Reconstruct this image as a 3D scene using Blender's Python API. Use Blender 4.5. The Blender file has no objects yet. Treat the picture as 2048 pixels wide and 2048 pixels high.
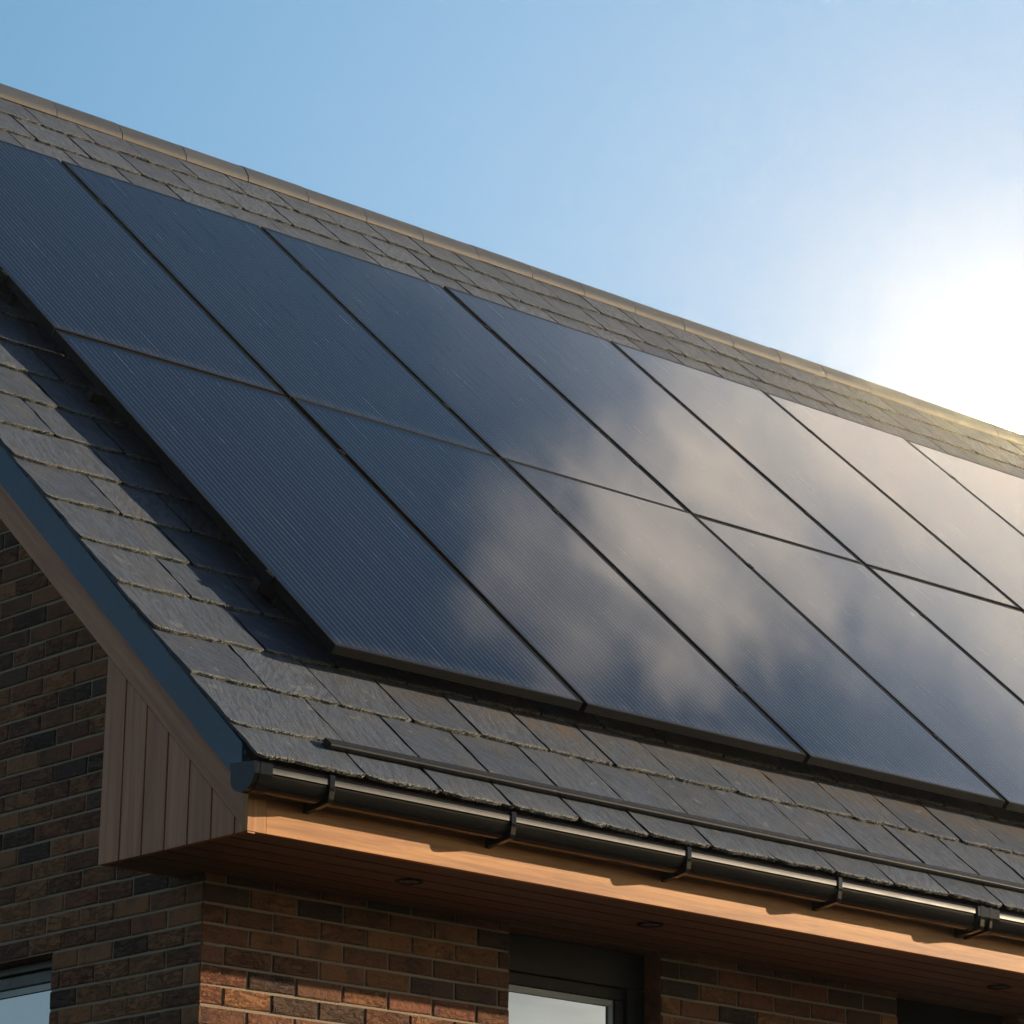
import bpy, bmesh, math, random
from mathutils import Vector, Matrix
random.seed(7)
R = math.radians
sc = bpy.context.scene
COL = sc.collection

# ---------------------------------------------------------------- camera
YAW, PIT, ROLL = R(47.9533), R(17.0985), R(0.689)
d = Vector((math.cos(YAW)*math.cos(PIT), math.sin(YAW)*math.cos(PIT), math.sin(PIT)))
r = Vector((math.sin(YAW), -math.cos(YAW), 0)); u = r.cross(d)
r2 = r*math.cos(ROLL) + u*math.sin(ROLL); u2 = -r*math.sin(ROLL) + u*math.cos(ROLL)
cd = bpy.data.cameras.new('camera'); cam = bpy.data.objects.new('camera', cd); COL.objects.link(cam)
cam.matrix_world = Matrix(((r2.x, u2.x, -d.x, -6.3149), (r2.y, u2.y, -d.y, -8.433), (r2.z, u2.z, -d.z, 1.9757), (0, 0, 0, 1)))
cd.sensor_width = 36; cd.lens = 36*6731.755/2048; cd.clip_end = 3000; cd.clip_start = .1
sc.camera = cam

# ---------------------------------------------------------------- light
SUN = Vector((1.9, -1.0, .50)).normalized()
ELEV = math.asin(SUN.z); ROT = math.atan2(SUN.x, SUN.y)
SKY_STRENGTH = .085; SUN_STRENGTH = 5.0; EXPOSURE = .42; HAZE = .0025
sl = bpy.data.lights.new('sun', 'SUN'); sl.energy = SUN_STRENGTH; sl.angle = R(.5); sl.color = (1, .79, .55)
so = bpy.data.objects.new('sun', sl); COL.objects.link(so); so.rotation_euler = SUN.to_track_quat('Z', 'Y').to_euler()
so.location = (20, -12, 12)
sc.view_settings.view_transform = 'Standard'; sc.view_settings.look = 'None'
sc.view_settings.exposure = EXPOSURE; sc.view_settings.gamma = 1

class NT:
    """tiny node helper: inputs may be sockets or constants"""
    def __init__(s, nt): s.nt = nt
    def n(s, typ, ins=None, **props):
        nd = s.nt.nodes.new('ShaderNode'+typ)
        for k, v in props.items(): setattr(nd, k, v)
        for k, v in (ins or {}).items():
            if isinstance(v, bpy.types.NodeSocket): s.nt.links.new(v, nd.inputs[k])
            else: nd.inputs[k].default_value = v
        return nd
    def m(s, op, a, b=0.0, c=0.0, clamp=False):
        nd = s.n('Math', {0: a, 1: b, 2: c}, operation=op); nd.use_clamp = clamp
        return nd.outputs[0]
    def vm(s, op, a, b=(0, 0, 0)):
        nd = s.n('VectorMath', {0: a, 1: b}, operation=op)
        return nd.outputs['Value'] if op in ('DOT_PRODUCT', 'LENGTH', 'DISTANCE') else nd.outputs[0]
    def scale(s, v, f):
        nd = s.n('VectorMath', {0: v}, operation='SCALE')
        if isinstance(f, bpy.types.NodeSocket): s.nt.links.new(f, nd.inputs['Scale'])
        else: nd.inputs['Scale'].default_value = f
        return nd.outputs[0]
    def mix(s, f, a, b, blend='MIX'):
        nd = s.nt.nodes.new('ShaderNodeMix'); nd.data_type = 'RGBA'; nd.blend_type = blend
        for sk, v in ((nd.inputs[0], f), (nd.inputs[6], a), (nd.inputs[7], b)):
            if isinstance(v, bpy.types.NodeSocket): s.nt.links.new(v, sk)
            else: sk.default_value = v if isinstance(v, float) or isinstance(v, int) else (*v[:3], 1)
        return nd.outputs[2]
    def noise(s, vec, scale, detail=3, rough=.55, out=0, dist=0.0):
        return s.n('TexNoise', {'Vector': vec, 'Scale': scale, 'Detail': detail, 'Roughness': rough, 'Distortion': dist}).outputs[out]
    def ss(s, v, a, b, lo=0.0, hi=1.0):
        return s.n('MapRange', {'Value': v, 'From Min': a, 'From Max': b, 'To Min': lo, 'To Max': hi}, interpolation_type='SMOOTHSTEP').outputs[0]
    def mapv(s, vec, scale=(1, 1, 1), rot=(0, 0, 0), loc=(0, 0, 0)):
        return s.n('Mapping', {'Vector': vec, 'Scale': scale, 'Rotation': rot, 'Location': loc}).outputs[0]
    def attr(s, name): return s.n('Attribute', attribute_name=name).outputs['Fac']
    def xyz(s, v): return s.n('SeparateXYZ', {0: v}).outputs
    def link(s, a, b): s.nt.links.new(a, b)

w = bpy.data.worlds.new('World'); sc.world = w; w.use_nodes = True
W = NT(w.node_tree); w.node_tree.nodes.clear()
GLOW = Vector((.7412, .5893, .3203)).normalized()
tc = W.n('TexCoord').outputs['Generated']
dirn = W.vm('NORMALIZE', tc)
sky = W.n('TexSky', sky_type='NISHITA', sun_disc=False, sun_elevation=ELEV, sun_rotation=ROT, altitude=100, air_density=1.0, dust_density=.6, ozone_density=2.0).outputs[0]
skyc = W.scale(sky, SKY_STRENGTH)
th = W.m('MULTIPLY', W.m('ARCCOSINE', W.m('MINIMUM', W.vm('DOT_PRODUCT', dirn, GLOW), .999999)), 180/math.pi)
def lobe(sig, p=1.0):
    q = W.m('DIVIDE', th, sig)
    if p != 1: q = W.m('POWER', q, p)
    return W.m('EXPONENT', W.m('MULTIPLY', q, -1))
acc = W.scale(skyc, W.ss(W.xyz(dirn)[2], .45, .72, 1.0, .5))
for sig, p, c in ((.13, 1, (9000, 6800, 3700)), (2.6, 1.3, (.08, .06, .03)), (11.0, 1.5, (.27, .14, .025)), (30.0, 2.0, (.062, .232, .385))):
    acc = W.vm('ADD', acc, W.scale(c, lobe(sig, p)))
acc = W.vm('MULTIPLY', acc, W.mix(W.ss(W.xyz(dirn)[2], .50, .74), (1, 1, 1), (.58, .63, .75)))
# unseen warm sky lobe added to put cream sheen on the right-hand roof
SHEEN_DIR = Vector((math.cos(R(29))*math.cos(R(31)), math.sin(R(29))*math.cos(R(31)), math.sin(R(30.5))))
tb = W.m('MULTIPLY', W.m('ARCCOSINE', W.m('MINIMUM', W.vm('DOT_PRODUCT', dirn, SHEEN_DIR), .999999)), 180/math.pi/5.2)
sheen_lobe = W.m('EXPONENT', W.m('MULTIPLY', W.m('POWER', tb, 2.2), -1))
# clouds: a flat layer seen in world directions, high up to the right of and behind the house, out of the frame
X_, Y_, Z_ = W.xyz(dirn)
zz = W.m('MAXIMUM', Z_, .06)
pl = W.n('CombineXYZ', {0: W.m('DIVIDE', X_, zz), 1: W.m('DIVIDE', Y_, zz), 2: 0.0}).outputs[0]
plr0 = W.mapv(pl, (1, 1, 1), (0, 0, R(25)))
wob = W.vm('SUBTRACT', W.noise(pl, 11.0, 5, .6, 1), (.5, .5, .5))
wob2 = W.vm('SUBTRACT', W.noise(W.mapv(plr0, (22, 60, 1)), 1.0, 5, .65, 1), (.5, .5, .5))
pw = W.vm('ADD', W.vm('ADD', pl, W.scale(wob, .12)), W.scale(wob2, .06))
den = None
for cx, cy, rad, amp in ((.975, .50, .06, .45), (1.035, .530, .08, 1.0), (1.105, .590, .075, 1.0), (1.20, .635, .105, 1.0), (1.31, .62, .12, .95), (1.12, .545, .06, .8), (1.20, .565, .06, .6), (1.45, .60, .2, .8)):
    q = W.m('MULTIPLY', W.ss(W.vm('DISTANCE', pw, (cx, cy, 0)), rad*1.25, rad*.15), amp)
    den = q if den is None else W.m('MAXIMUM', den, q)
plr = W.mapv(pl, (1, 1, 1), (0, 0, R(25)))
streak = W.noise(W.mapv(plr, (8, 30, 1)), 1.0, 7, .62, dist=.35)
den = W.m('MULTIPLY', den, W.ss(streak, .32, .64, .55, 1.0))
# ordinary broken cloud in the half of the sky in front of the house
front = W.ss(Y_, -.05, -.4)
gen = W.ss(W.noise(W.mapv(pl, (.35, .35, 1)), 1.6, 7, .6), .50, .68)
den2 = W.m('MULTIPLY', W.m('MULTIPLY', gen, front), W.ss(Z_, .03, .12, 0, .6))
cl1 = W.mix(W.noise(pl, 14, 4, .6), (1.56, 1.31, 1.04), (1.24, 1.13, 1.04))
vx = W.m('ADD', W.xyz(pw)[0], W.m('MULTIPLY', W.m('SUBTRACT', W.xyz(pw)[1], .5), 1.2))
veil = W.m('MULTIPLY', W.ss(vx, .98, 1.36), W.m('MULTIPLY', W.ss(vx, 2.6, 1.9), W.ss(Z_, .46, .54)))
acc = W.vm('ADD', acc, W.scale((4.0, 3.25, 2.2), sheen_lobe))
acc = W.mix(W.m('MULTIPLY', veil, .6), acc, W.mix(W.ss(vx, 1.2, 1.42), (.72, .75, .86), (1.6, 1.5, 1.36)))
acc = W.mix(W.m('MULTIPLY', den, .92), acc, cl1)
acc = W.mix(den2, acc, (.24, .24, .26))
w.cycles.sampling_method = 'MANUAL'; w.cycles.sample_map_resolution = 4096
bg = W.n('Background', {'Color': acc, 'Strength': 1.0})
wo = W.n('OutputWorld'); W.link(bg.outputs[0], wo.inputs[0])

# ---------------------------------------------------------------- helpers
PHI = R(42.0531); CP, SP = math.cos(PHI), math.sin(PHI)
O = Vector((.2875, -.271, 4.745)); H = .115
U = Vector((0, CP, SP)); N = Vector((0, -SP, CP)); XV = Vector((1, 0, 0))
def rp(x, u_, h=0.0):            # point of the roof: x along the eaves, u up the slope, h above the slates
    return Vector((x, 0, 0)) + Vector((0, O.y, O.z)) + U*u_ + N*(h - H)
def roofz(y): return O.z - H*CP + (y - O.y - H*SP)/CP*SP

class MB:
    def __init__(s): s.v = []; s.f = []; s.fa = {}; s.va = {}; s.sm = []
    def vert(s, p, **va):
        i = len(s.v); s.v.append(tuple(p))
        for k, x in va.items(): s.va.setdefault(k, {})[i] = x
        return i
    def face(s, idx, smooth=False, **fa):
        i = len(s.f); s.f.append(tuple(idx)); s.sm.append(smooth)
        for k, x in fa.items(): s.fa.setdefault(k, {})[i] = x
    def box(s, a, b, T=None, **fa):
        (x0, y0, z0), (x1, y1, z1) = a, b
        P = [Vector(p) for p in ((x0,y0,z0),(x1,y0,z0),(x1,y1,z0),(x0,y1,z0),(x0,y0,z1),(x1,y0,z1),(x1,y1,z1),(x0,y1,z1))]
        if T: P = [T(*p) for p in P]
        i = [s.vert(p) for p in P]
        for q in ((0,3,2,1),(4,5,6,7),(0,1,5,4),(1,2,6,5),(2,3,7,6),(3,0,4,7)): s.face([i[k] for k in q], **fa)
    def prism(s, poly, a, b, f, smooth=False, caps=True, closed=True, **fa):
        """extrude a 2-D polygon between a and b; f(p, q, t) -> point"""
        A = [s.vert(f(p, q, a)) for p, q in poly]; B = [s.vert(f(p, q, b)) for p, q in poly]
        n = len(poly)
        for k in range(n if closed else n-1):
            j = (k+1) % n; s.face((A[k], A[j], B[j], B[k]), smooth, **fa)
        if caps and closed: s.face(A[::-1], **fa); s.face(B, **fa)
    def build(s, name, mat, parent=None, bevel=0, fix=True):
        me = bpy.data.meshes.new(name); me.from_pydata(s.v, [], s.f); 
        for k, dct in s.fa.items():
            at = me.attributes.new(k, 'FLOAT', 'FACE'); at.data.foreach_set('value', [dct.get(i, 0.0) for i in range(len(s.f))])
        for k, dct in s.va.items():
            at = me.attributes.new(k, 'FLOAT', 'POINT'); at.data.foreach_set('value', [dct.get(i, 0.0) for i in range(len(s.v))])
        me.polygons.foreach_set('use_smooth', s.sm); me.update()
        if any(s.sm): me.set_sharp_from_angle(angle=R(38))
        if fix:
            bm = bmesh.new(); bm.from_mesh(me); bmesh.ops.recalc_face_normals(bm, faces=bm.faces); bm.to_mesh(me); bm.free()
        for mm in (mat if isinstance(mat, list) else [mat]): me.materials.append(mm)
        o = bpy.data.objects.new(name, me); COL.objects.link(o)
        if parent: o.parent = parent
        if bevel:
            bv = o.modifiers.new('bevel', 'BEVEL'); bv.width = bevel; bv.segments = 2; bv.limit_method = 'ANGLE'; bv.angle_limit = R(40)
        return o
def empty(name, label, cat, group=None, loc=(0, 0, 0), rot=(0, 0, 0)):
    o = bpy.data.objects.new(name, None); COL.objects.link(o); o.location = loc; o.rotation_euler = rot; o.empty_display_size = .1
    tag(o, label, cat, group); return o
def tag(o, label, cat, group=None):
    o['label'] = label; o['category'] = cat
    if group: o['group'] = group

# ---------------------------------------------------------------- materials
def material(name):
    m = bpy.data.materials.new(name); m.use_nodes = True
    t = NT(m.node_tree); b = m.node_tree.nodes['Principled BSDF']
    return m, t, b
def setb(t, b, **k):
    names = dict(col='Base Color', rough='Roughness', spec='Specular IOR Level', ior='IOR', metal='Metallic', normal='Normal', coat='Coat Weight', coatr='Coat Roughness')
    for a, v in k.items():
        sk = b.inputs[names[a]]
        if isinstance(v, bpy.types.NodeSocket): t.link(v, sk)
        else: sk.default_value = (*v, 1) if isinstance(v, tuple) else v
def bump(t, hgt, strength, dist): return t.n('Bump', {'Height': hgt, 'Strength': strength, 'Distance': dist}).outputs[0]

def mat_slate():
    m, t, b = material('slate')
    pos = t.n('TexCoord').outputs['Object']
    q = t.mapv(pos, rot=(-PHI, 0, 0))            # x along the eaves, y up the slope
    rnd, ed, gtint, tail = t.attr('rnd'), t.attr('ed'), t.attr('stain'), t.attr('tail')  # 'stain' holds the painted glow of the low light
    off = t.n('CombineXYZ', {0: t.m('MULTIPLY', rnd, 37.0), 1: t.m('MULTIPLY', rnd, 91.0), 2: rnd}).outputs[0]
    qq = t.vm('ADD', q, off)
    ang = t.m('MULTIPLY', t.m('SUBTRACT', rnd, .5), 1.3)
    vr = t.n('VectorRotate', {'Vector': qq, 'Angle': ang}, rotation_type='Z_AXIS').outputs[0]
    st = t.noise(t.mapv(vr, (55, 13, 13)), 1.0, 6, .65, dist=.4)
    fine = t.noise(qq, 90, 4, .6); big = t.noise(qq, 7, 3, .5); warm = t.noise(q, 2.3, 4, .6)
    base = t.mix(rnd, (.066, .088, .126), (.104, .130, .174))
    base = t.mix(t.ss(st, .38, .68, 0, .75), base, (.038, .044, .054))
    base = t.mix(t.ss(st, .60, .76, 0, .55), base, (.17, .18, .19))
    base = t.mix(t.ss(big, .45, .75, 0, .45), base, (.115, .116, .118))
    base = t.mix(t.ss(warm, .55, .8, 0, .12), base, (.11, .100, .080))
    glow_col = t.mix(t.noise(qq, 24, 4, .6), (.13, .070, .028), (.16, .12, .065))  # warm glow of the low light painted into the slate colour
    base = t.mix(t.m('MULTIPLY', gtint, t.ss(t.noise(t.mapv(qq, (26, 5, 5)), 1, 4, .6), .36, .66), clamp=True), base, glow_col)
    lw = t.m('SUBTRACT', t.m('MULTIPLY', ed, 1.25), t.noise(q, 160, 3, .6), clamp=True)
    lich = t.mix(t.ss(t.noise(q, 260, 2, .6), .40, .62), (.030, .030, .022), (.30, .30, .265))
    base = t.mix(t.m('MAXIMUM', t.ss(lw, 0, .3), t.m('MULTIPLY', tail, .85)), base, lich)
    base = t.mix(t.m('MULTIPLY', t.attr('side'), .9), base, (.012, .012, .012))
    ros = t.m('MULTIPLY', t.ss(t.noise(q, 15, 2, .4), .66, .72), t.ss(fine, .35, .6))
    base = t.mix(t.m('MULTIPLY', ros, .55), base, (.24, .25, .22))
    speck = t.ss(t.noise(q, 210, 2, .5), .70, .76)
    base = t.mix(t.m('MULTIPLY', speck, .55), base, (.32, .32, .29))
    hh = t.m('ADD', t.m('MULTIPLY', st, .6), t.m('MULTIPLY', fine, .35))
    hh = t.m('ADD', hh, t.m('MULTIPLY', big, .5))
    setb(t, b, col=base, rough=t.ss(st, .3, .7, .50, .66), spec=.42, normal=bump(t, hh, .75, .008))
    return m
def mat_lichen():
    m, t, b = material('lichen')
    pos = t.n('TexCoord').outputs['Object']; rnd = t.attr('rnd')
    c = t.mix(t.ss(rnd, .25, .8), (.028, .028, .020), (.36, .36, .33)); c = t.mix(t.noise(pos, 300, 2, .5, 0), c, (.11, .108, .092))
    setb(t, b, col=c, rough=.95, spec=.1); return m
def mat_ridge():
    m, t, b = material('ridge_clay')
    pos = t.n('TexCoord').outputs['Object']; rnd = t.attr('rnd')
    n1 = t.noise(t.mapv(pos, (3, 18, 18)), 3.0, 5, .62); n2 = t.noise(pos, 60, 4, .6)
    c = t.mix(rnd, (.052, .063, .082), (.076, .086, .102))
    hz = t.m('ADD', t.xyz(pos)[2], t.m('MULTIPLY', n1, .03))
    c = t.mix(t.ss(hz, 8.510, 8.491, 0, .8), c, (.15, .112, .066)); c = t.mix(t.ss(n1, .5, .75, 0, .5), c, (.12, .10, .07))  # golden lower band painted where the tile turns to the sun
    c = t.mix(t.ss(n2, .55, .75, 0, .4), c, (.045, .045, .045))
    setb(t, b, col=c, rough=.6, spec=.4, normal=bump(t, n2, .25, .004)); return m
BK = .98
def mat_brick():
    m, t, b = material('brick')
    pos = t.n('TexCoord').outputs['Object']; rnd, k2 = t.attr('rnd'), t.attr('rnd_b')
    off = t.scale((31, 17, 53), rnd); q = t.vm('ADD', pos, off)
    KK = lambda c: (c[0]*BK*1.24, c[1]*BK*.95, c[2]*BK*.78)
    ramp = t.n('ValToRGB', {0: rnd}); cr = ramp.color_ramp; cr.interpolation = 'CONSTANT'
    cols = [(0, (.170, .098, .064)), (.18, (.215, .125, .072)), (.32, (.145, .088, .060)), (.46, (.245, .150, .085)), (.60, (.090, .070, .058)), (.72, (.190, .100, .066)), (.86, (.068, .058, .056)), (.9, (.27, .16, .088))]
    cr.elements[0].position = 0; cr.elements[0].color = (*KK(cols[0][1]), 1); cr.elements[1].position = cols[1][0]; cr.elements[1].color = (*KK(cols[1][1]), 1)
    for p, c in cols[2:]:
        e = cr.elements.new(p); e.color = (*KK(c), 1)
    n1 = t.noise(q, 9, 4, .6); n2 = t.noise(q, 55, 5, .65); n3 = t.noise(t.mapv(q, (1, 1, 3)), 22, 4, .7, dist=.8)
    c = t.mix(t.ss(n1, .48, .72, 0, .55), ramp.outputs[0], (.045, .038, .038))
    c = t.mix(t.ss(n3, .56, .72, 0, .5), c, (.25, .135, .08)); c = t.mix(t.ss(n2, .30, .45, .6, 0), c, (.035, .028, .026))
    c = t.mix(t.ss(n2, .66, .75, 0, .35), c, (.36, .29, .22))
    hgt = t.m('ADD', t.m('MULTIPLY', n2, .6), t.m('MULTIPLY', t.ss(n3, .45, .7), t.m('MULTIPLY', k2, 1.2)))
    setb(t, b, col=c, rough=.88, spec=.25, normal=bump(t, hgt, 1.0, .009)); return m
def mat_mortar():
    m, t, b = material('mortar')
    pos = t.n('TexCoord').outputs['Object']; n = t.noise(pos, 140, 4, .65); n1 = t.noise(pos, 5, 3, .5)
    setb(t, b, col=t.mix(n1, t.mix(n, (.24, .20, .15), (.40, .34, .26)), (.34, .27, .19)), rough=.95, spec=.15, normal=bump(t, n, .8, .004)); return m
def mat_wood(name, axis, c0, c1, rough=.55):
    m, t, b = material(name)
    pos = t.n('TexCoord').outputs['Object']; rnd = t.attr('rnd')
    q = t.vm('ADD', pos, t.scale((7.3, 3.1, 5.7), rnd))
    s = {'x': (1.3, 26, 26), 'z': (26, 26, 1.3), 's': (26, 26, 26)}[axis]
    if axis == 's': q = t.mapv(q, rot=(-PHI, 0, 0)); s = (26, 1.3, 26)
    g = t.noise(t.mapv(q, s), 1.0, 5, .62, dist=.5); g2 = t.noise(t.mapv(q, tuple(k*6 if k > 2 else k*5 for k in s)), 1.0, 3, .6)
    blot = t.noise(q, 3.5, 3, .5)
    c = t.mix(t.ss(g, .32, .68), c0, c1); c = t.mix(t.ss(g2, .55, .75, 0, .35), c, tuple(k*.55 for k in c0))
    c = t.mix(t.m('MULTIPLY', rnd, .35), c, tuple(k*.72 for k in c1)); c = t.mix(t.ss(blot, .5, .75, 0, .3), c, tuple(k*.7 for k in c0))
    kn = t.ss(t.noise(t.mapv(q, tuple(min(k, 6) for k in s)), 2.2, 1, .3), .765, .80, 0, .6)
    c = t.mix(kn, c, (.05, .028, .015))
    setb(t, b, col=c, rough=rough, spec=.3, normal=bump(t, t.m('ADD', g, t.m('MULTIPLY', g2, .5)), .22, .003)); return m
def mat_plain(name, col, rough, spec=.5, metal=0.0, var=.25, scale=30, bmp=.05):
    m, t, b = material(name)
    pos = t.n('TexCoord').outputs['Object']; n = t.noise(pos, scale, 4, .6); n1 = t.noise(pos, 3, 3, .5)
    c = t.mix(t.ss(n1, .35, .7, 0, var), col, tuple(k*.55 for k in col)); c = t.mix(t.ss(n, .58, .8, 0, var), c, tuple(min(1, k*1.8+.01) for k in col))
    setb(t, b, col=c, rough=t.ss(n, .3, .7, max(.03, rough-.06), rough+.06), spec=spec, metal=metal, normal=bump(t, n, bmp, .003)); return m
def mat_cells():
    m, t, b = material('solar_cells')
    pos = t.n('TexCoord').outputs['Object']; x, y, z = t.xyz(pos)
    oi = t.n('ObjectInfo').outputs['Random']
    P = 38/1.074
    fr = t.m('FRACT', t.m('MULTIPLY', t.m('ADD', x, .0), P))
    dist = t.m('ABSOLUTE', t.m('SUBTRACT', fr, .5))
    line = t.m('LESS_THAN', dist, .024)
    brk = t.noise(t.mapv(pos, (P, 1.5, 1)), 1.0, 3, .7)
    inside = t.m('MULTIPLY', t.m('GREATER_THAN', y, .03), t.m('LESS_THAN', y, 2.235))
    inside = t.m('MULTIPLY', inside, t.m('MULTIPLY', t.m('GREATER_THAN', x, .022), t.m('LESS_THAN', x, 1.072)))
    line = t.m('MULTIPLY', t.m('MULTIPLY', line, inside), t.ss(brk, .25, .7, .45, 1.0))
    fing = t.m('LESS_THAN', t.m('FRACT', t.m('MULTIPLY', y, 210.0)), .25)
    n1 = t.noise(pos, 3.5, 3, .5); dust = t.noise(t.mapv(pos, (40, 4, 1)), 1.0, 5, .65)
    base = t.mix(oi, (.0075, .011, .022), (.010, .014, .027)); base = t.mix(t.m('MULTIPLY', n1, .5), base, (.006, .009, .017))
    base = t.mix(t.m('MULTIPLY', fing, .10), base, (.05, .06, .08))
    base = t.mix(t.ss(dust, .5, .8, 0, .06), base, (.25, .24, .22))
    base = t.mix(t.m('MULTIPLY', t.ss(y, .10, .012), t.ss(dust, .35, .65, .05, .22)), base, (.20, .185, .16))
    base = t.mix(t.m('MULTIPLY', line, .48), base, (.40, .41, .42))
    setb(t, b, col=base, rough=t.m('ADD', t.ss(dust, .3, .8, .022, .04), t.m('MULTIPLY', line, .25)), ior=1.42, spec=.5, normal=bump(t, t.noise(pos, 1.1, 2, .5), .02, .01)); return m
def mat_glass(name, tint, rough=.02):
    m, t, b = material(name)
    pos = t.n('TexCoord').outputs['Object']
    setb(t, b, col=tint, rough=rough, ior=1.52, spec=.9, coat=1.0, coatr=.01, normal=bump(t, t.noise(pos, 1.2, 2, .5), .03, .01)); 
    b.inputs['Coat IOR'].default_value = 3.6
    return m
def mat_ground(name, a, c, sc_=6):
    m, t, b = material(name)
    pos = t.n('TexCoord').outputs['Object']; n = t.noise(pos, sc_, 6, .65); n1 = t.noise(pos, .3, 4, .5)
    setb(t, b, col=t.mix(n1, t.mix(n, a, c), tuple(k*.8 for k in a)), rough=.95, spec=.1, normal=bump(t, n, .8, .02)); return m

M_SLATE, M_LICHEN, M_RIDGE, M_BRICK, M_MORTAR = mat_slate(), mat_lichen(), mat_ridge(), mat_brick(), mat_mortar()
CED0, CED1 = (.31, .118, .034), (.60, .280, .080)
GAB0, GAB1 = (.375, .158, .085), (.56, .264, .138)
M_WX = mat_wood('cedar_along', 'x', CED0, CED1); M_WZ = mat_wood('cedar_upright', 'z', GAB0, GAB1); M_WS = mat_wood('cedar_sloping', 's', GAB0, GAB1); M_WC = mat_wood('cedar_corner', 'z', CED0, CED1)
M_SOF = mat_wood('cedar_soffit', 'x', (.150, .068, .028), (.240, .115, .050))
M_TRIM = mat_plain('verge_metal', (.034, .085, .140), .42, .4, var=.2)
M_GUT = mat_plain('gutter_black', (.010, .010, .0095), .09, .22, var=.15, scale=9, bmp=.0)
M_LIP = mat_plain('gutter_lip', (.030, .029, .027), .42, .42, var=.15, scale=9, bmp=.0)
M_FRAME = mat_plain('panel_frame', (.008, .0078, .0075), .5, .12, var=.3, scale=80)
M_RAIL = mat_plain('dark_steel', (.03, .03, .032), .4, .5, .6)
M_STRIP = mat_plain('strip_black', (.012, .012, .011), .50, .30, var=.2, scale=40)
M_WIN = mat_plain('window_frame', (.018, .023, .028), .38, .5)
M_WINB = mat_plain('window_frame_black', (.007, .008, .009), .5, .2)
M_GLASS = mat_glass('window_glass', (.02, .025, .03))
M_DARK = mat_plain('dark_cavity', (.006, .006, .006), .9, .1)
M_BLIND = mat_plain('pale_bead', (.45, .47, .46), .5, .4)
M_CELL = mat_cells()
M_LENS = mat_plain('lamp_lens', (.10, .095, .085), .3, .5)
M_GRASS = mat_ground('grass', (.022, .030, .010), (.05, .052, .02)); M_BOUNCE = mat_ground('bounce_ground', (.018, .015, .012), (.028, .024, .018), 12)

# ---------------------------------------------------------------- ground
def sheet(name, x0, y0, x1, y1, z, mat):
    b = MB(); i = [b.vert(p) for p in ((x0,y0,z),(x1,y0,z),(x1,y1,z),(x0,y1,z))]; b.face(i); o = b.build(name, mat); o['kind'] = 'structure'; return o
sheet('ground', -900, -900, 900, 900, -.004, M_GRASS)
sheet('bounce_sheet', -4, -7, 16, -.02, .004, M_BOUNCE)  # unseen sheet added to set the light bounced onto the soffit

# ---------------------------------------------------------------- house
XE = 12.0            # far gable
VX = -.3136          # outer face of the barge board
FY = -.6235          # face of the fascia
YR = 4.135; YB = 2*YR
house = empty('brick_house', 'dark red brick house with slate roof, black gutter and cedar boarded eaves', 'house')

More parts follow.
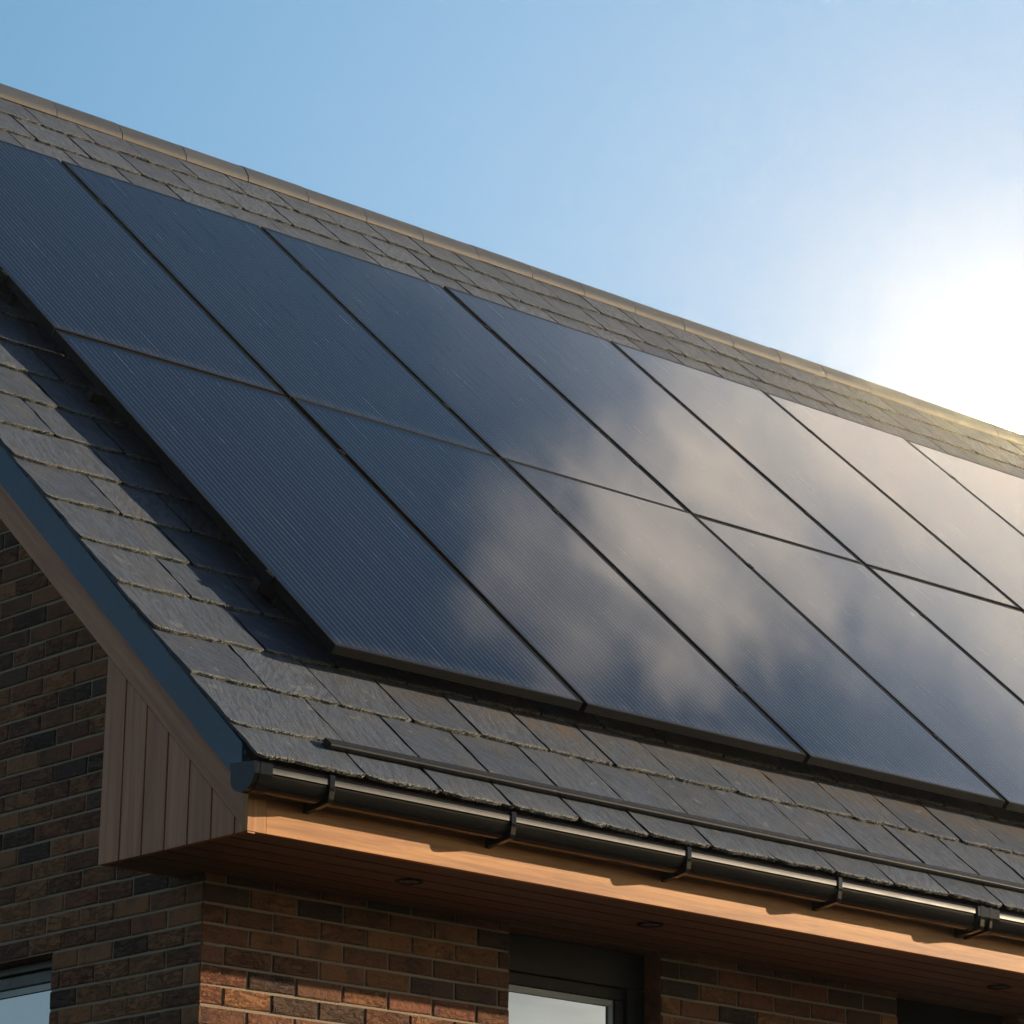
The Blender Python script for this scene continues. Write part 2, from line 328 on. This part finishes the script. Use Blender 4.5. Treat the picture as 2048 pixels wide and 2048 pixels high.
def brick_wall(name, axis, length, top, openings, first):
    """axis 'x': face Y=0 looking to -Y; axis 'y': face X=0 looking to -X. top(t)->height; openings: (t0,t1,z0,z1)"""
    b = MB()
    def P(t, z, dp):      # dp: depth into the wall
        return (t, dp, z) if axis == 'x' else (dp, t, z)
    CH, BL, J = .0645, .1845, .009
    b2 = random.Random(len(name))
    # mortar slab in strips
    zs = -.026; k = 0
    zmax = top(0) if axis == 'x' else 9
    while zs < zmax:
        z0, z1 = zs + J*.5, zs + CH - J*.5
        t = -BL*.5 if k % 2 == first else 0.0
        spans = []
        while t < length:
            a, e = max(t, 0.0), min(t + BL, length)
            if t < 0: a, e = 0.0, .088
            spans.append((a, e)); t = e + J
        for a, e in spans:
            if e - a < .02: continue
            if max(z1 - top(a), z1 - top(e)) > .09: continue
            segs = [(a, e)]
            for (o0, o1, oz0, oz1) in openings:
                if z1 > oz0 and z0 < oz1:
                    ns = []
                    for (p, q) in segs:
                        if q <= o0 or p >= o1: ns.append((p, q)); continue
                        if p < o0: ns.append((p, o0))
                        if q > o1: ns.append((o1, q))
                    segs = ns
            for (p, q) in segs:
                if q - p < .02: continue
                rv, rb = b2.random(), b2.random()
                jz = b2.uniform(-.0012, .0012); dpj = b2.uniform(-.0012, .0015); c = .004
                jj = lambda: b2.uniform(-.0014, .0014)
                base = [b.vert(P(x, z, .008)) for x, z in ((p, z0), (q, z0), (q, z1), (p, z1))]
                ring = [b.vert(P(x + jj(), z + jz + jj(), dpj + .0025)) for x, z in ((p, z0), (q, z0), (q, z1), (p, z1))]
                mid = (p + q)/2
                fr = [b.vert(P(x + jj(), z + jz + jj(), dpj + jj()*.7)) for x, z in ((p+c, z0+c), (q-c, z0+c), (q-c, z1-c), (p+c, z1-c))]
                fa = dict(rnd=rv, rnd_b=rb)
                for i in range(4):
                    j = (i+1) % 4
                    b.face((base[i], base[j], ring[j], ring[i]), **fa); b.face((ring[i], ring[j], fr[j], fr[i]), **fa)
                b.face(fr, **fa)
        zs += CH; k += 1
    nb = len(b.f)
    # mortar bed + wall core, cut round the openings
    tt = sorted({.0085, length} | {o[0] for o in openings} | {o[1] for o in openings} | ({YR} if axis == 'y' else set()))
    for a, e in zip(tt[:-1], tt[1:]):
        gaps = sorted((o[2], o[3]) for o in openings if o[0] <= a + 1e-6 and o[1] >= e - 1e-6)
        lo = 0.0; bands = []
        for g0, g1 in gaps: bands.append((lo, lo, g0, g0)); lo = g1
        bands.append((lo, lo, top(a), top(e)))
        for za, ze, ua, ue in bands:
            for dp in (.006, .24):
                i = [b.vert(P(*p, dp)) for p in ((a, za), (e, ze), (e, ue), (a, ua))]; b.face(i)
            i = [b.vert(p) for p in (P(a, ua, .006), P(e, ue, .006), P(e, ue, .24), P(a, ua, .24))]; b.face(i)
    for (o0, o1, oz0, oz1) in openings:          # brick reveals
        for q in (((o0, oz0), (o0, oz1)), ((o1, oz1), (o1, oz0)), ((o0, oz1), (o1, oz1)), ((o1, oz0), (o0, oz0))):
            i = [b.vert(p) for p in (P(*q[0], .006), P(*q[1], .006), P(*q[1], .24), P(*q[0], .24))]; b.face(i, rnd=.3, rnd_b=.4)
    o = b.build(name, [M_BRICK, M_MORTAR], house, fix=False)
    bm = bmesh.new(); bm.from_mesh(o.data)
    bm.faces.ensure_lookup_table()
    nr = 4*len(openings)
    for i, f in enumerate(bm.faces): f.material_index = 0 if i < nb or i >= len(bm.faces) - nr else 1
    bmesh.ops.recalc_face_normals(bm, faces=bm.faces); bm.to_mesh(o.data); bm.free()
    return o
gtop = lambda y: roofz(min(y, YB - y)) - .16
OPF = [(1.305, 2.03, 2.55, 3.9985), (3.28, 4.0, 2.55, 3.9985), (6.2, 7.3, 2.55, 3.9985)]
OPG = [(.82, 2.12, 2.6, 3.844)]
brick_wall('front_wall', 'x', XE, lambda x: 4.02, OPF, 0)
brick_wall('gable_wall', 'y', YB, gtop, OPG, 1)
b = MB()
b.box((.25, YB-.24, 0), (XE-.25, YB, 4.05)); 
i = [b.vert((XE, y, z)) for y, z in ((0, 0), (YB, 0), (YB, 4.0), (YR, gtop(YR)), (0, 4.0))]; b.face(i)
b.build('rear_wall', M_BRICK, house)

# ---------------------------------------------------------------- slates
G = .2825; U0 = -.50; UE = -.688; TH = .010
XL = -.345; XR = XE + .345
def build_slates():
    b = MB(); lic = MB(); rg = random.Random(11)
    def lump(p, s, rv):
        i = []
        for dv in ((1,0,0),(-1,0,0),(0,1,0),(0,-1,0),(0,0,1),(0,0,-1)):
            v = Vector(dv)*s*rg.uniform(.6, 1.35)
            i.append(lic.vert(p + XV*v.x*1.3 + U*v.y + N*v.z*.8))
        for q in ((0,2,4),(2,1,4),(1,3,4),(3,0,4),(2,0,5),(1,2,5),(3,1,5),(0,3,5)): lic.face([i[k] for k in q], rnd=rv)
    rows = [(UE, G*.665)] + [(U0 + G*k, G) for k in range(0, 23)]
    utop = 5.80
    for ri, (u0, gg) in enumerate(rows):
        x = XL; first = True
        odd = ri % 2
        while x < XR - .02:
            wd = (.45 if odd else .30) if first else .30
            if ri == 0 and first: wd = .42
            wd += rg.uniform(-.006, .006) if not first else 0
            x1 = min(x + wd, XR); gap = rg.uniform(.007, .014)
            a, e = (x if first else x + gap/2), x1 - gap/2
            first = False
            ln = min(gg + .16, utop - u0)
            vis = (a < 5.2 and ri <= 4) or (a < .55 and ri <= 12) or ri >= 19
            nx = 22 if vis else 5
            if a > 7.5: nx = 12 if vis else 4
            ss = [0, .005, .04, .09, .14, .19, .24, .29, ln] if vis else [0, .006, .15, ln]
            ss = [s for s in ss if s < ln - .01] + [ln]
            rnd = rg.random(); du = rg.uniform(-.006, .006); dh = rg.uniform(0, .0018); tw = rg.uniform(-.0015, .0015)
            ph = rg.uniform(0, 9); chip = rg.random() < .18; chx = rg.uniform(.15, .85)
            cl, cr = rg.uniform(.0, .012), rg.uniform(.0, .014)
            sl_ = [rg.uniform(-.0034, .0034) for _ in ss]; sr_ = [rg.uniform(-.0034, .0034) for _ in ss]
            has_glow = 1.0 if (1 <= ri <= 2 and a > .1) else 0.0  # only these courses carry the painted glow
            glow_amt = rg.uniform(.25, .75)*(1.0 if ri == 2 else .45)
            top = []
            for si, s in enumerate(ss):
                row = []
                for k in range(nx+1):
                    f = k/nx; xx = a + (e-a)*f
                    if k == 0: xx += sl_[si]
                    if k == nx: xx += sr_[si]
                    tj = 0
                    if s <= .006:
                        tj = rg.uniform(-.0022, .0026) + .003*math.sin(ph + f*7) + .002*math.sin(ph*3 + f*17)
                        tj += cl*max(0, 1 - f*(e-a)/.02) + cr*max(0, 1 - (1-f)*(e-a)/.02)
                        if chip: tj += .008*max(0, 1 - abs(f-chx)/.10)
                    hh = .011 + dh - s*TH/G + tw*(f-.5)*2
                    if 0 < si < len(ss)-1 and vis: hh += .0007*math.sin(ph + f*9 + s*37) + rg.uniform(-.0003, .0003)
                    stain = 0.0  # amount of painted glow at this vertex
                    if has_glow:
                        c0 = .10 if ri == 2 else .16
                        stain = max(0.0, min(1.0, (s - c0)/.10))*glow_amt*min(1, max(0, (xx-.15)/.7))
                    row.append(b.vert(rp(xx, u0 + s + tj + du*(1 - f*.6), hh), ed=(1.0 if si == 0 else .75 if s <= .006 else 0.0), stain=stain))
                top.append(row)
            for si in range(len(ss)-1):
                for k in range(nx): b.face((top[si][k], top[si][k+1], top[si+1][k+1], top[si+1][k]), vis, rnd=rnd)
            # tail face and the two sides
            low = []
            for k in range(nx+1):
                p = Vector(b.v[top[0][k]]); low.append(b.vert(p - N*(TH - .0006) + U*rg.uniform(0, .003), ed=1.0))
            for k in range(nx): b.face((low[k], low[k+1], top[0][k+1], top[0][k]), False, rnd=rnd, tail=1.0)
            for c, lw in ((0, low[0]), (nx, low[-1])):
                pv = lw
                for si in range(1, len(ss)):
                    nv = b.vert(Vector(b.v[top[si][c]]) - N*(TH - .0008), ed=.0)
                    b.face((top[si-1][c], top[si][c], nv, pv), False, rnd=rnd, side=1.0); pv = nv
            if vis:
                far = a > 5
                nl = int(rg.uniform(.45, 1.15)*(e-a)*(160 if far else 330))
                for _ in range(nl):
                    f = rg.random(); k = min(nx-1, int(f*nx)); fr = f*nx - k
                    p = Vector(b.v[top[0][k]]).lerp(Vector(b.v[top[0][k+1]]), fr)
                    if (math.sin(f*11 + ph) + math.sin(f*27 + ph*2)) < -1.1: continue
                    up = rg.random()
                    p = p + U*(rg.uniform(-.002, .010)*up) - N*(rg.uniform(-.0005, .009) if up < .45 else 0)
                    lump(p, rg.uniform(.0014, .0046)*(1.25 if far else 1), min(1, max(0, rg.gauss(.5, .3))))
            x = x1
    # boarding under the slates
    bot = MB()
    b.prism([(-.60, -.03), (5.86, -.03), (5.86, -.06), (-.60, -.06)], XL+.02, XR-.02, lambda p, q, t: rp(t, p, q), rnd=.2)
    # rear slope
    for k in range(22):
        y0 = YB - (rp(0, U0+G*k).y); z0 = rp(0, U0+G*k).z; y1 = YB - rp(0, U0+G*(k+1)).y; z1 = rp(0, U0+G*(k+1)).z
        i = [b.vert(p) for p in ((XL, y0, z0+.02), (XR, y0, z0+.02), (XR, y1, z1+.004), (XL, y1, z1+.004))]; b.face(i, rnd=rg.random())
        i = [b.vert(p) for p in ((XL, y0, z0+.02), (XR, y0, z0+.02), (XR, y0, z0+.004), (XL, y0, z0+.004))]; b.face(i, rnd=.1)
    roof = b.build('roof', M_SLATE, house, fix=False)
    bm = bmesh.new(); bm.from_mesh(roof.data); bm.normal_update()
    fl = [f for f in bm.faces if f.normal.z < -.05 and len(f.verts) == 4 and f.calc_area() > 1e-5 and abs(f.normal.dot(N)) > .8]
    bmesh.ops.reverse_faces(bm, faces=fl); bm.to_mesh(roof.data); bm.free()
    lo = lic.build('lichen', M_LICHEN, roof, fix=False); lo['kind'] = 'stuff'
    return roof
roof = build_slates()

def build_ridge():
    b = MB(); rg = random.Random(4); Lr = .385; x = XL; k = 0
    cy, cz, Rr, tk = YR, 8.470, .109, .013
    angs = [R(a) for a in (-4, 4, 12, 22, 34, 46, 58, 70, 80, 90, 100, 110, 122, 134, 146, 158, 168, 176, 184)]
    while x < XR:
        x1 = min(x + Lr - rg.uniform(.003, .006), XR); rv = rg.random(); dz = rg.uniform(-.002, .002); dr = rg.uniform(-.001, .0015)
        lipr = [.007 if (a < R(13) or a > R(167)) else 0.0 for a in angs]
        ring = []
        for xx, r_ in ((x, Rr+dr), (x1, Rr+dr), (x1, Rr+dr-tk), (x, Rr+dr-tk)):
            ring.append([b.vert((xx, cy - math.cos(a)*(r_ + lp), cz + .008 + dz + math.sin(a)*(r_ + lp))) for a, lp in zip(angs, lipr)])
        for i in range(len(angs)-1):
            for p in range(4):
                q = (p+1) % 4; b.face((ring[p][i], ring[q][i], ring[q][i+1], ring[p][i+1]), p in (0, 2), rnd=rv)
        for e in (0, -1): b.face([ring[p][e] for p in range(4)], rnd=rv)
        x += Lr
    # mortar bedding below, seen in the joints
    b.prism([(cy + math.cos(a)*(Rr-.017), cz - .01 + math.sin(a)*(Rr-.017)) for a in angs[2:-2]], XL+.01, XR-.01, lambda p, q, t: (t, p, q), rnd=0.0)
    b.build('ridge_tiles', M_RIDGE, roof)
build_ridge()

# verge trim: dark blue-grey metal strip under the slate edge
def along_slope(name, xa, xb, top, bot, y0, y1, mat, parent, mirror=False, rnd=.4, bevel=0):
    b = MB()
    ys = [y0, y1]
    poly = [(y0, roofz(y0) - top), (y1, roofz(y1) - top), (y1, roofz(y1) - bot), (y0, roofz(y0) - bot)]
    b.prism(poly, xa, xb, lambda p, q, t: (t, p, q), rnd=rnd)
    if mirror: b.prism([(YB - p, q) for p, q in poly], xa, xb, lambda p, q, t: (t, p, q), rnd=rnd)
    return b.build(name, mat, parent, bevel)
along_slope('verge_trim', -.333, -.300, .020, .150, -.610, YR, M_TRIM, roof, True, bevel=.002)
along_slope('barge_board', VX, VX+.030, .152, .280, FY, YR, M_WS, house, True, bevel=.0015)
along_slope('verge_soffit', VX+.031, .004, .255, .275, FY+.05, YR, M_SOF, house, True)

# boxed eaves end: upright V-jointed cedar boards between barge board and soffit
def cladding():
    b = MB(); y = .135; ys = [.135]
    wds = [.108, .117, .117, .117, .117, .117]
    for wd in wds: ys.append(ys[-1] - wd)
    ys.append(FY)
    for k in range(len(ys)-1):
        ya, yb = ys[k] - (.0 if k == 0 else .004), ys[k+1] + (.004 if k < len(ys)-2 else 0)
        rv = random.random()
        poly = [(yb, 3.999), (ya, 3.999), (ya, roofz(ya) - .2825), (yb, max(3.9995, roofz(yb) - .2825))]
        c = .003
        b.prism(poly, VX + .002, VX + .022, lambda p, q, t: (t, p, q), rnd=rv)
    # backing in the grooves and the far end return
    poly = [(FY+.01, 4.004), (.130, 4.004), (.130, roofz(.13) - .29), (FY+.01, 4.006)]
    b.prism(poly, VX + .012, VX + .020, lambda p, q, t: (t, p, q), rnd=.9)
    b.box((VX + .0225, .115, 3.9995), (-.001, .1345, roofz(.12) - .27), rnd=.5)
    b.build('gable_cladding', M_WZ, house, .0015)
cladding()

def fascia_soffit():
    b = MB(); b.box((VX + .070, FY, 3.998), (XE + .313, FY + .022, 4.215), rnd=.25)
    b.build('fascia', M_WX, house, .002)
    b = MB(); b.box((VX - .003, FY - .003, 3.9975), (VX + .068, FY + .022, 4.20), rnd=.75)
    b.build('corner_board', M_WC, house, .0015)
    b = MB(); bw = .104; y = FY + .024; k = 0
    while y < .0:
        y1 = min(y + bw - .012, -.001)
        poly = [(y, 4.000), (y1, 4.000), (y1, 4.016), (y + .030, 4.016), (y + .030, 4.0018), (y, 4.0018)] if k else [(y, 4.000), (y1, 4.000), (y1, 4.016), (y, 4.016)]
        b.prism(poly, VX + .024, XE + .31, lambda p, q, t: (t, p, q), rnd=random.random()); y += bw; k += 1
    b.box((VX + .024, .001, 4.000), (-.001, .113, 4.016), rnd=.3)
    b.box((VX + .024, FY + .024, 4.018), (XE + .3, -.0005, 4.03), rnd=.95)
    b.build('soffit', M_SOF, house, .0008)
fascia_soffit()

# windows ------------------------------------------------------------------
def window(axis, t0, t1, z0, z1, dp, head, jamb, mat_fr=M_WIN):
    T = (lambda x, y, z: Vector((x, y, z))) if axis == 'x' else (lambda x, y, z: Vector((y, x, z)))
    f = MB()
    f.box((t0, dp, z1-head), (t1, dp+.07, z1), T); f.box((t0, dp, z0), (t0+jamb[0], dp+.07, z1-head-.0005), T); f.box((t1-jamb[1], dp, z0), (t1, dp+.07, z1-head-.0005), T)
    f.box((t0+jamb[0]+.0005, dp, z0), (t1-jamb[1]-.0005, dp+.07, z0+.06), T)
    fr = f.build('window', mat_fr, house, .003)
    a, e, c, h_ = t0+jamb[0]+.001, t1-jamb[1]-.001, z0+.061, z1-head-.001
    s = MB(); sw = .042                            # sash, set back from the frame
    s.box((a, dp+.018, h_-sw), (e, dp+.06, h_), T); s.box((a, dp+.018, c), (a+sw*.45, dp+.06, h_-sw-.0005), T); s.box((e-sw, dp+.018, c), (e, dp+.06, h_-sw-.0005), T)
    s.build('sash', mat_fr, fr, .003)
    g = MB(); g.box((a+sw*.45+.0005, dp+.034, c), (e-sw-.0005, dp+.040, h_-sw-.0005), T); g.build('pane', M_GLASS, fr)
    bd = MB(); bw_ = .024
    bd.box((a+sw*.45+.0005, dp+.026, h_-sw-bw_), (e-sw-.0005, dp+.0335, h_-sw-.001), T); bd.box((e-sw-bw_, dp+.026, c), (e-sw-.0005, dp+.0335, h_-sw-bw_-.0005), T)
    bd.build('glazing_bead', M_BLIND, fr, .001)
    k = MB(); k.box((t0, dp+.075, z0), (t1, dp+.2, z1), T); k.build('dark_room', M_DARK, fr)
    return fr
w1 = window('x', 1.307, 2.028, 2.552, 3.9965, .085, .130, (.022, .085), M_WINB)
window('x', 3.282, 3.998, 2.552, 3.9965, .085, .12, (.05, .085), M_DARK)
window('x', 6.202, 7.298, 2.552, 3.9965, .085, .130, (.022, .085))
window('y', .822, 2.118, 2.602, 3.842, .07, .028, (.03, .03))

# gutter -------------------------------------------------------------------
GY, GB = -.745, 4.098
def bowl(off=0.0, n=12):
    """front lip to back edge, (y, z)"""
    pts = [(GY - off, 4.140)]
    for k in range(1, n):
        a = math.pi*k/n
        cx, rx = (GY + .004 - .632)/2, (-.632 - GY - .004)/2
        pts.append((cx - (rx - .002 + off)*math.cos(a), 4.145 - (4.145 - GB + off)*(math.sin(a)**.85)))
    pts.append((-.632, 4.16)); return pts
XG0, XG1 = -.385, XE + .36
def gutter():
    b = MB()
    outer = [(GY + .012, 4.176), (GY + .006, 4.176), (GY, 4.167), (GY, 4.150), (GY + .006, 4.146)] + bowl()[1:]
    inner = [(p + (.003 if i < len(outer)/2 else -.003), q + .003) for i, (p, q) in enumerate(outer)]
    inner[0] = (GY + .012, 4.172); inner[1] = (GY + .008, 4.172); inner[2] = (GY + .004, 4.168); inner[3] = (GY+.004, 4.152); inner[4] = (GY + .010, 4.148); inner[-1] = (-.635, 4.16)
    f = lambda p, q, t: (t, p, q)
    n = len(outer)
    A = [b.vert(f(*p, XG0)) for p in outer]; B = [b.vert(f(*p, XG1)) for p in outer]
    A2 = [b.vert(f(*p, XG0)) for p in inner]; B2 = [b.vert(f(*p, XG1)) for p in inner]
    for k in range(n-1):
        b.face((A[k], A[k+1], B[k+1], B[k]), k >= 5); b.face((A2[k], B2[k], B2[k+1], A2[k+1]), k >= 5)
    for k in (0, n-1): b.face((A[k], B[k], B2[k], A2[k]))
    g = b.build('gutter', [M_GUT, M_LIP], house)
    for f_ in g.data.polygons:
        if f_.normal.y < -.7 and f_.center.z > 4.1495 and f_.center.y < GY + .002: f_.material_index = 1
    # end cap with collar
    c = MB()
    prof = [(GY - .003, 4.178), (GY - .004, 4.140)] + bowl(.004)[1:-1] + [(-.629, 4.165), (-.632, 4.165)]
    prof = [(GY - .003, 4.178), (GY - .003, 4.143)] + bowl(.0035)[1:] + [(-.625, 4.19)]
    c.prism(prof, XG0 - .004, XG0 + .001, f)
    ring = [(GY + .012, 4.179), (GY - .002, 4.179), (GY - .0035, 4.175), (GY - .0035, 4.143)] + bowl(.0035)[1:]
    for xa, xb, o in ((XG0 + .0005, XG0 + .016, .0), (XG0 + .024, XG0 + .028, .0), (XG0 + .016, XG0 + .062, -.0015)):
        rr = [(p - (o if p > -.69 else -o), q - o*0 - (o if q < 4.14 else 0)*-1) for p, q in ring]
        c.prism(rr, xa, xb, f, closed=False)
        for xx in (xa, xb):
            L1 = [c.vert(f(*p, xx)) for p in rr]; L2 = [c.vert(f(p[0]+(.004 if p[0] < -.69 else -.004), p[1]+.003, xx)) for p in rr]
            for k in range(len(rr)-1): c.face((L1[k], L1[k+1], L2[k+1], L2[k]))
    c.build('end_cap', M_GUT, g, 0)
    # fascia brackets
    bp = [(GY + .006, 4.181), (GY - .004, 4.181), (GY - .0045, 4.142), (GY - .002, 4.132), (GY + .001, 4.108), (GY + .007, 4.096), (-.69, 4.088), (-.640, 4.083), (FY - .0005, 4.080), (FY - .0005, 4.13)]
    inn = list(reversed(bowl(.0005)[1:]))[1:]
    poly = bp + [(FY - .004, 4.15)] + inn + [(GY - .0005, 4.145), (GY - .0005, 4.1765), (GY + .006, 4.1765)]
    xs = [-.095, .640, 1.418, 2.149]
    x = 3.64
    while x < XE: xs.append(x); x += .75
    for x in xs:
        k = MB(); k.prism(poly, x - .010, x + .010, f); k.build('bracket', M_GUT, g, .0015)
    # union clip where two gutter lengths meet
    un = MB()
    pr = [(p - (.001 if i < 5 else 0), q) for i, (p, q) in enumerate(poly)]
    un.prism(pr, 2.885, 2.908, f); un.prism(pr, 2.935, 2.950, f)
    rr = [(GY + .010, 4.1795), (GY - .003, 4.1795), (GY - .0045, 4.175), (GY - .0045, 4.143)] + bowl(.0045)[1:]
    un.prism(rr, 2.870, 2.990, f, closed=False)
    un.build('union_joint', M_GUT, g, .0012)
gutter()

# ---------------------------------------------------------------- strip on the slates above the gutter
def strip():
    b = MB()
    pts = [(-.010, .0), (-.026, .0225), (-.0255, .0265), (-.021, .029), (-.013, .0298), (.014, .0275), (.017, .025), (.017, .0)]
    b.prism(pts, -.005, XE + .2, lambda p, q, t: rp(t, -.530 + p, .003 + q))
    o = b.build('roof_rail', M_STRIP, None, .0012)
    tag(o, 'long black rounded rail lying along the lowest slates just above the gutter', 'rail')
strip()

# ---------------------------------------------------------------- solar panels
PW, GAPX = 1.097, 1.12
ROWS = [(0.0, 2.288), (2.302, 2.272)]
PT = .033
def panel_meshes(L):
    f = MB(); lip = .0115
    f.box((0, 0, -PT), (PW, lip, 0)); f.box((0, L-lip, -PT), (PW, L, 0))
    f.box((0, lip+.0002, -PT), (lip, L-lip-.0002, 0)); f.box((PW-lip, lip+.0002, -PT), (PW, L-lip-.0002, 0))
    fo = f.build('frame', M_FRAME, None, .0012)
    g = MB(); g.box((lip, lip, -.008), (PW-lip, L-lip, -.0016)); go = g.build('cell_glass', M_CELL)
    return fo, go
def clamp_mesh():
    c = MB(); c.box((-.0135, -.018, .0003), (.0135, .018, .0025)); c.box((-.006, -.022, -PT), (.006, .022, .0004)); c.prism([(math.cos(k*math.pi/3)*.006, math.sin(k*math.pi/3)*.005) for k in range(6)], .0025, .005, lambda p, q, t: (p, q, t))
    return c.build('clamp', M_FRAME)
protos = [panel_meshes(L) for _, L in ROWS]; cl = clamp_mesh()
LOWT = ['lower-row solar panel nearest the left verge, its bare corner over the slates',
 'lower-row solar panel second from the left verge, faint cloud low on its glass',
 'lower-row solar panel third from the left, bright cloud crossing its upper half',
 'lower-row solar panel fourth from the left, pale streaky cloud near its top',
 'lower-row solar panel fifth from the left, smooth grey-blue, cut by the right frame edge',
 'lower-row solar panel sixth from the left, barely showing at the right frame edge',
 'lower-row solar panel seventh from the left, beyond the right edge of the view',
 'lower-row solar panel at the far right end, beyond the edge of the view']
UPT = ['upper-row solar panel at the left end, clear dark blue, cut by the left frame edge',
 'upper-row solar panel second from the left, clear dark blue up to the ridge slates',
 'upper-row solar panel third from the left, plain blue-grey with no cloud on it',
 'upper-row solar panel fourth from the left, first pale cloud at its lower end',
 'upper-row solar panel fifth from the left, cloud over its lower half',
 'upper-row solar panel sixth from the left, pale all over with thin dark streaks',
 'upper-row solar panel seventh from the left, nearly white beside the sun glare',
 'upper-row solar panel at the far right end, lost behind the edge of the view']
for row, (ub, L) in enumerate(ROWS):
    fo, go = protos[row]
    for k in range(8):
        e = empty('solar_panel', (LOWT, UPT)[row][k], 'solar panel', 'black solar panels mounted on the slate roof in two rows', rp(O.x + GAPX*k, ub, H + random.uniform(-.0006, .0006)), (PHI + R(random.uniform(-.10, .10)), R(random.uniform(-.10, .10)), 0))
        if k == 0: a, g_ = fo, go
        else:
            a, g_ = fo.copy(), go.copy(); COL.objects.link(a); COL.objects.link(g_)
        a.parent = e; g_.parent = e
        for j, (xc, yc) in enumerate(((-.008 if k == 0 else PW + .008, .46), (PW + .008, L - .46))):
            if j == 0 and k == 0 and row == 0: c = cl
            else: c = cl.copy(); COL.objects.link(c)
            c.parent = e; c.location = (xc, yc, 0)
# rails under the panels
RL = ['lowest steel mounting rail under the lower row of panels, end poking out at left',
      'second mounting rail up under the lower row of panels, end showing in deep shade',
      'third mounting rail up, under the lower part of the upper panel row',
      'topmost mounting rail, hidden under the upper panel row near the ridge']
for k, uu in enumerate((.46, 1.83, 2.76, 4.11)):
    e = empty('mounting_rail', RL[k], 'rail', 'mounting rails under the solar panels', rp(O.x - .045, uu, .082), (PHI, 0, 0))
    b = MB(); b.box((0, -.02, -.040), (9.06, .02, -.0015)); b.build('bar', M_RAIL, e, .002)
    for x in (.10, 1.3, 2.5, 3.7, 4.9, 6.1, 7.3, 8.5):
        h = MB(); h.box((x-.015, -.030, -.0795), (x+.015, -.0225, -.006)); h.box((x-.015, -.022, -.0795), (x+.015, .10, -.073)); h.build('hook', M_RAIL, e)

# ---------------------------------------------------------------- haze volume added to give the bloom veil near the low light
def bloom_haze():
    m = bpy.data.materials.new('bloom_haze'); m.use_nodes = True; nt = m.node_tree; nt.nodes.clear()
    t = NT(nt); v = t.n('VolumePrincipled', {'Density': HAZE, 'Anisotropy': .94, 'Color': (1, .95, .84, 1)}); o_ = t.n('OutputMaterial'); t.link(v.outputs[0], o_.inputs['Volume'])
    b = MB(); b.box((-905, -905, -1.0), (905, 905, 9.3)); o = b.build('bloom_haze', m); o['kind'] = 'stuff'
bloom_haze()

# ---------------------------------------------------------------- downlights in the soffit
DL = ['round dark downlight in the soffit nearest the brick corner', 'round dark downlight in the soffit above the front window', 'round dark downlight in the soffit at the right edge, deep in shade']
src = None
for k, x in enumerate((.547, 1.619, 3.446)):
    e = empty('downlight', DL[k], 'downlight', 'downlights in the cedar soffit', (x, -.36, 4.0))
    if src is None:
        b = MB(); n = 24
        pr = [(.031, .006), (.031, -.002), (.034, -.005), (.044, -.005), (.048, -.001), (.048, .006)]
        for i in range(n):
            a0, a1 = 2*math.pi*i/n, 2*math.pi*(i+1)/n
            for (p, q), (p2, q2) in zip(pr[:-1], pr[1:]):
                ii = [b.vert((p*math.cos(a0), p*math.sin(a0), q)), b.vert((p*math.cos(a1), p*math.sin(a1), q)), b.vert((p2*math.cos(a1), p2*math.sin(a1), q2)), b.vert((p2*math.cos(a0), p2*math.sin(a0), q2))]
                b.face(ii, True)
        r_ = b.build('trim_ring', M_GUT, e)
        b = MB(); i = [b.vert((.0315*math.cos(2*math.pi*j/n), .0315*math.sin(2*math.pi*j/n), .0005 - .003)) for j in range(n)]; b.face(i)
        l_ = b.build('lens', M_LENS, e); src = (r_, l_)
    else:
        for s_ in src: c = s_.copy(); COL.objects.link(c); c.parent = e
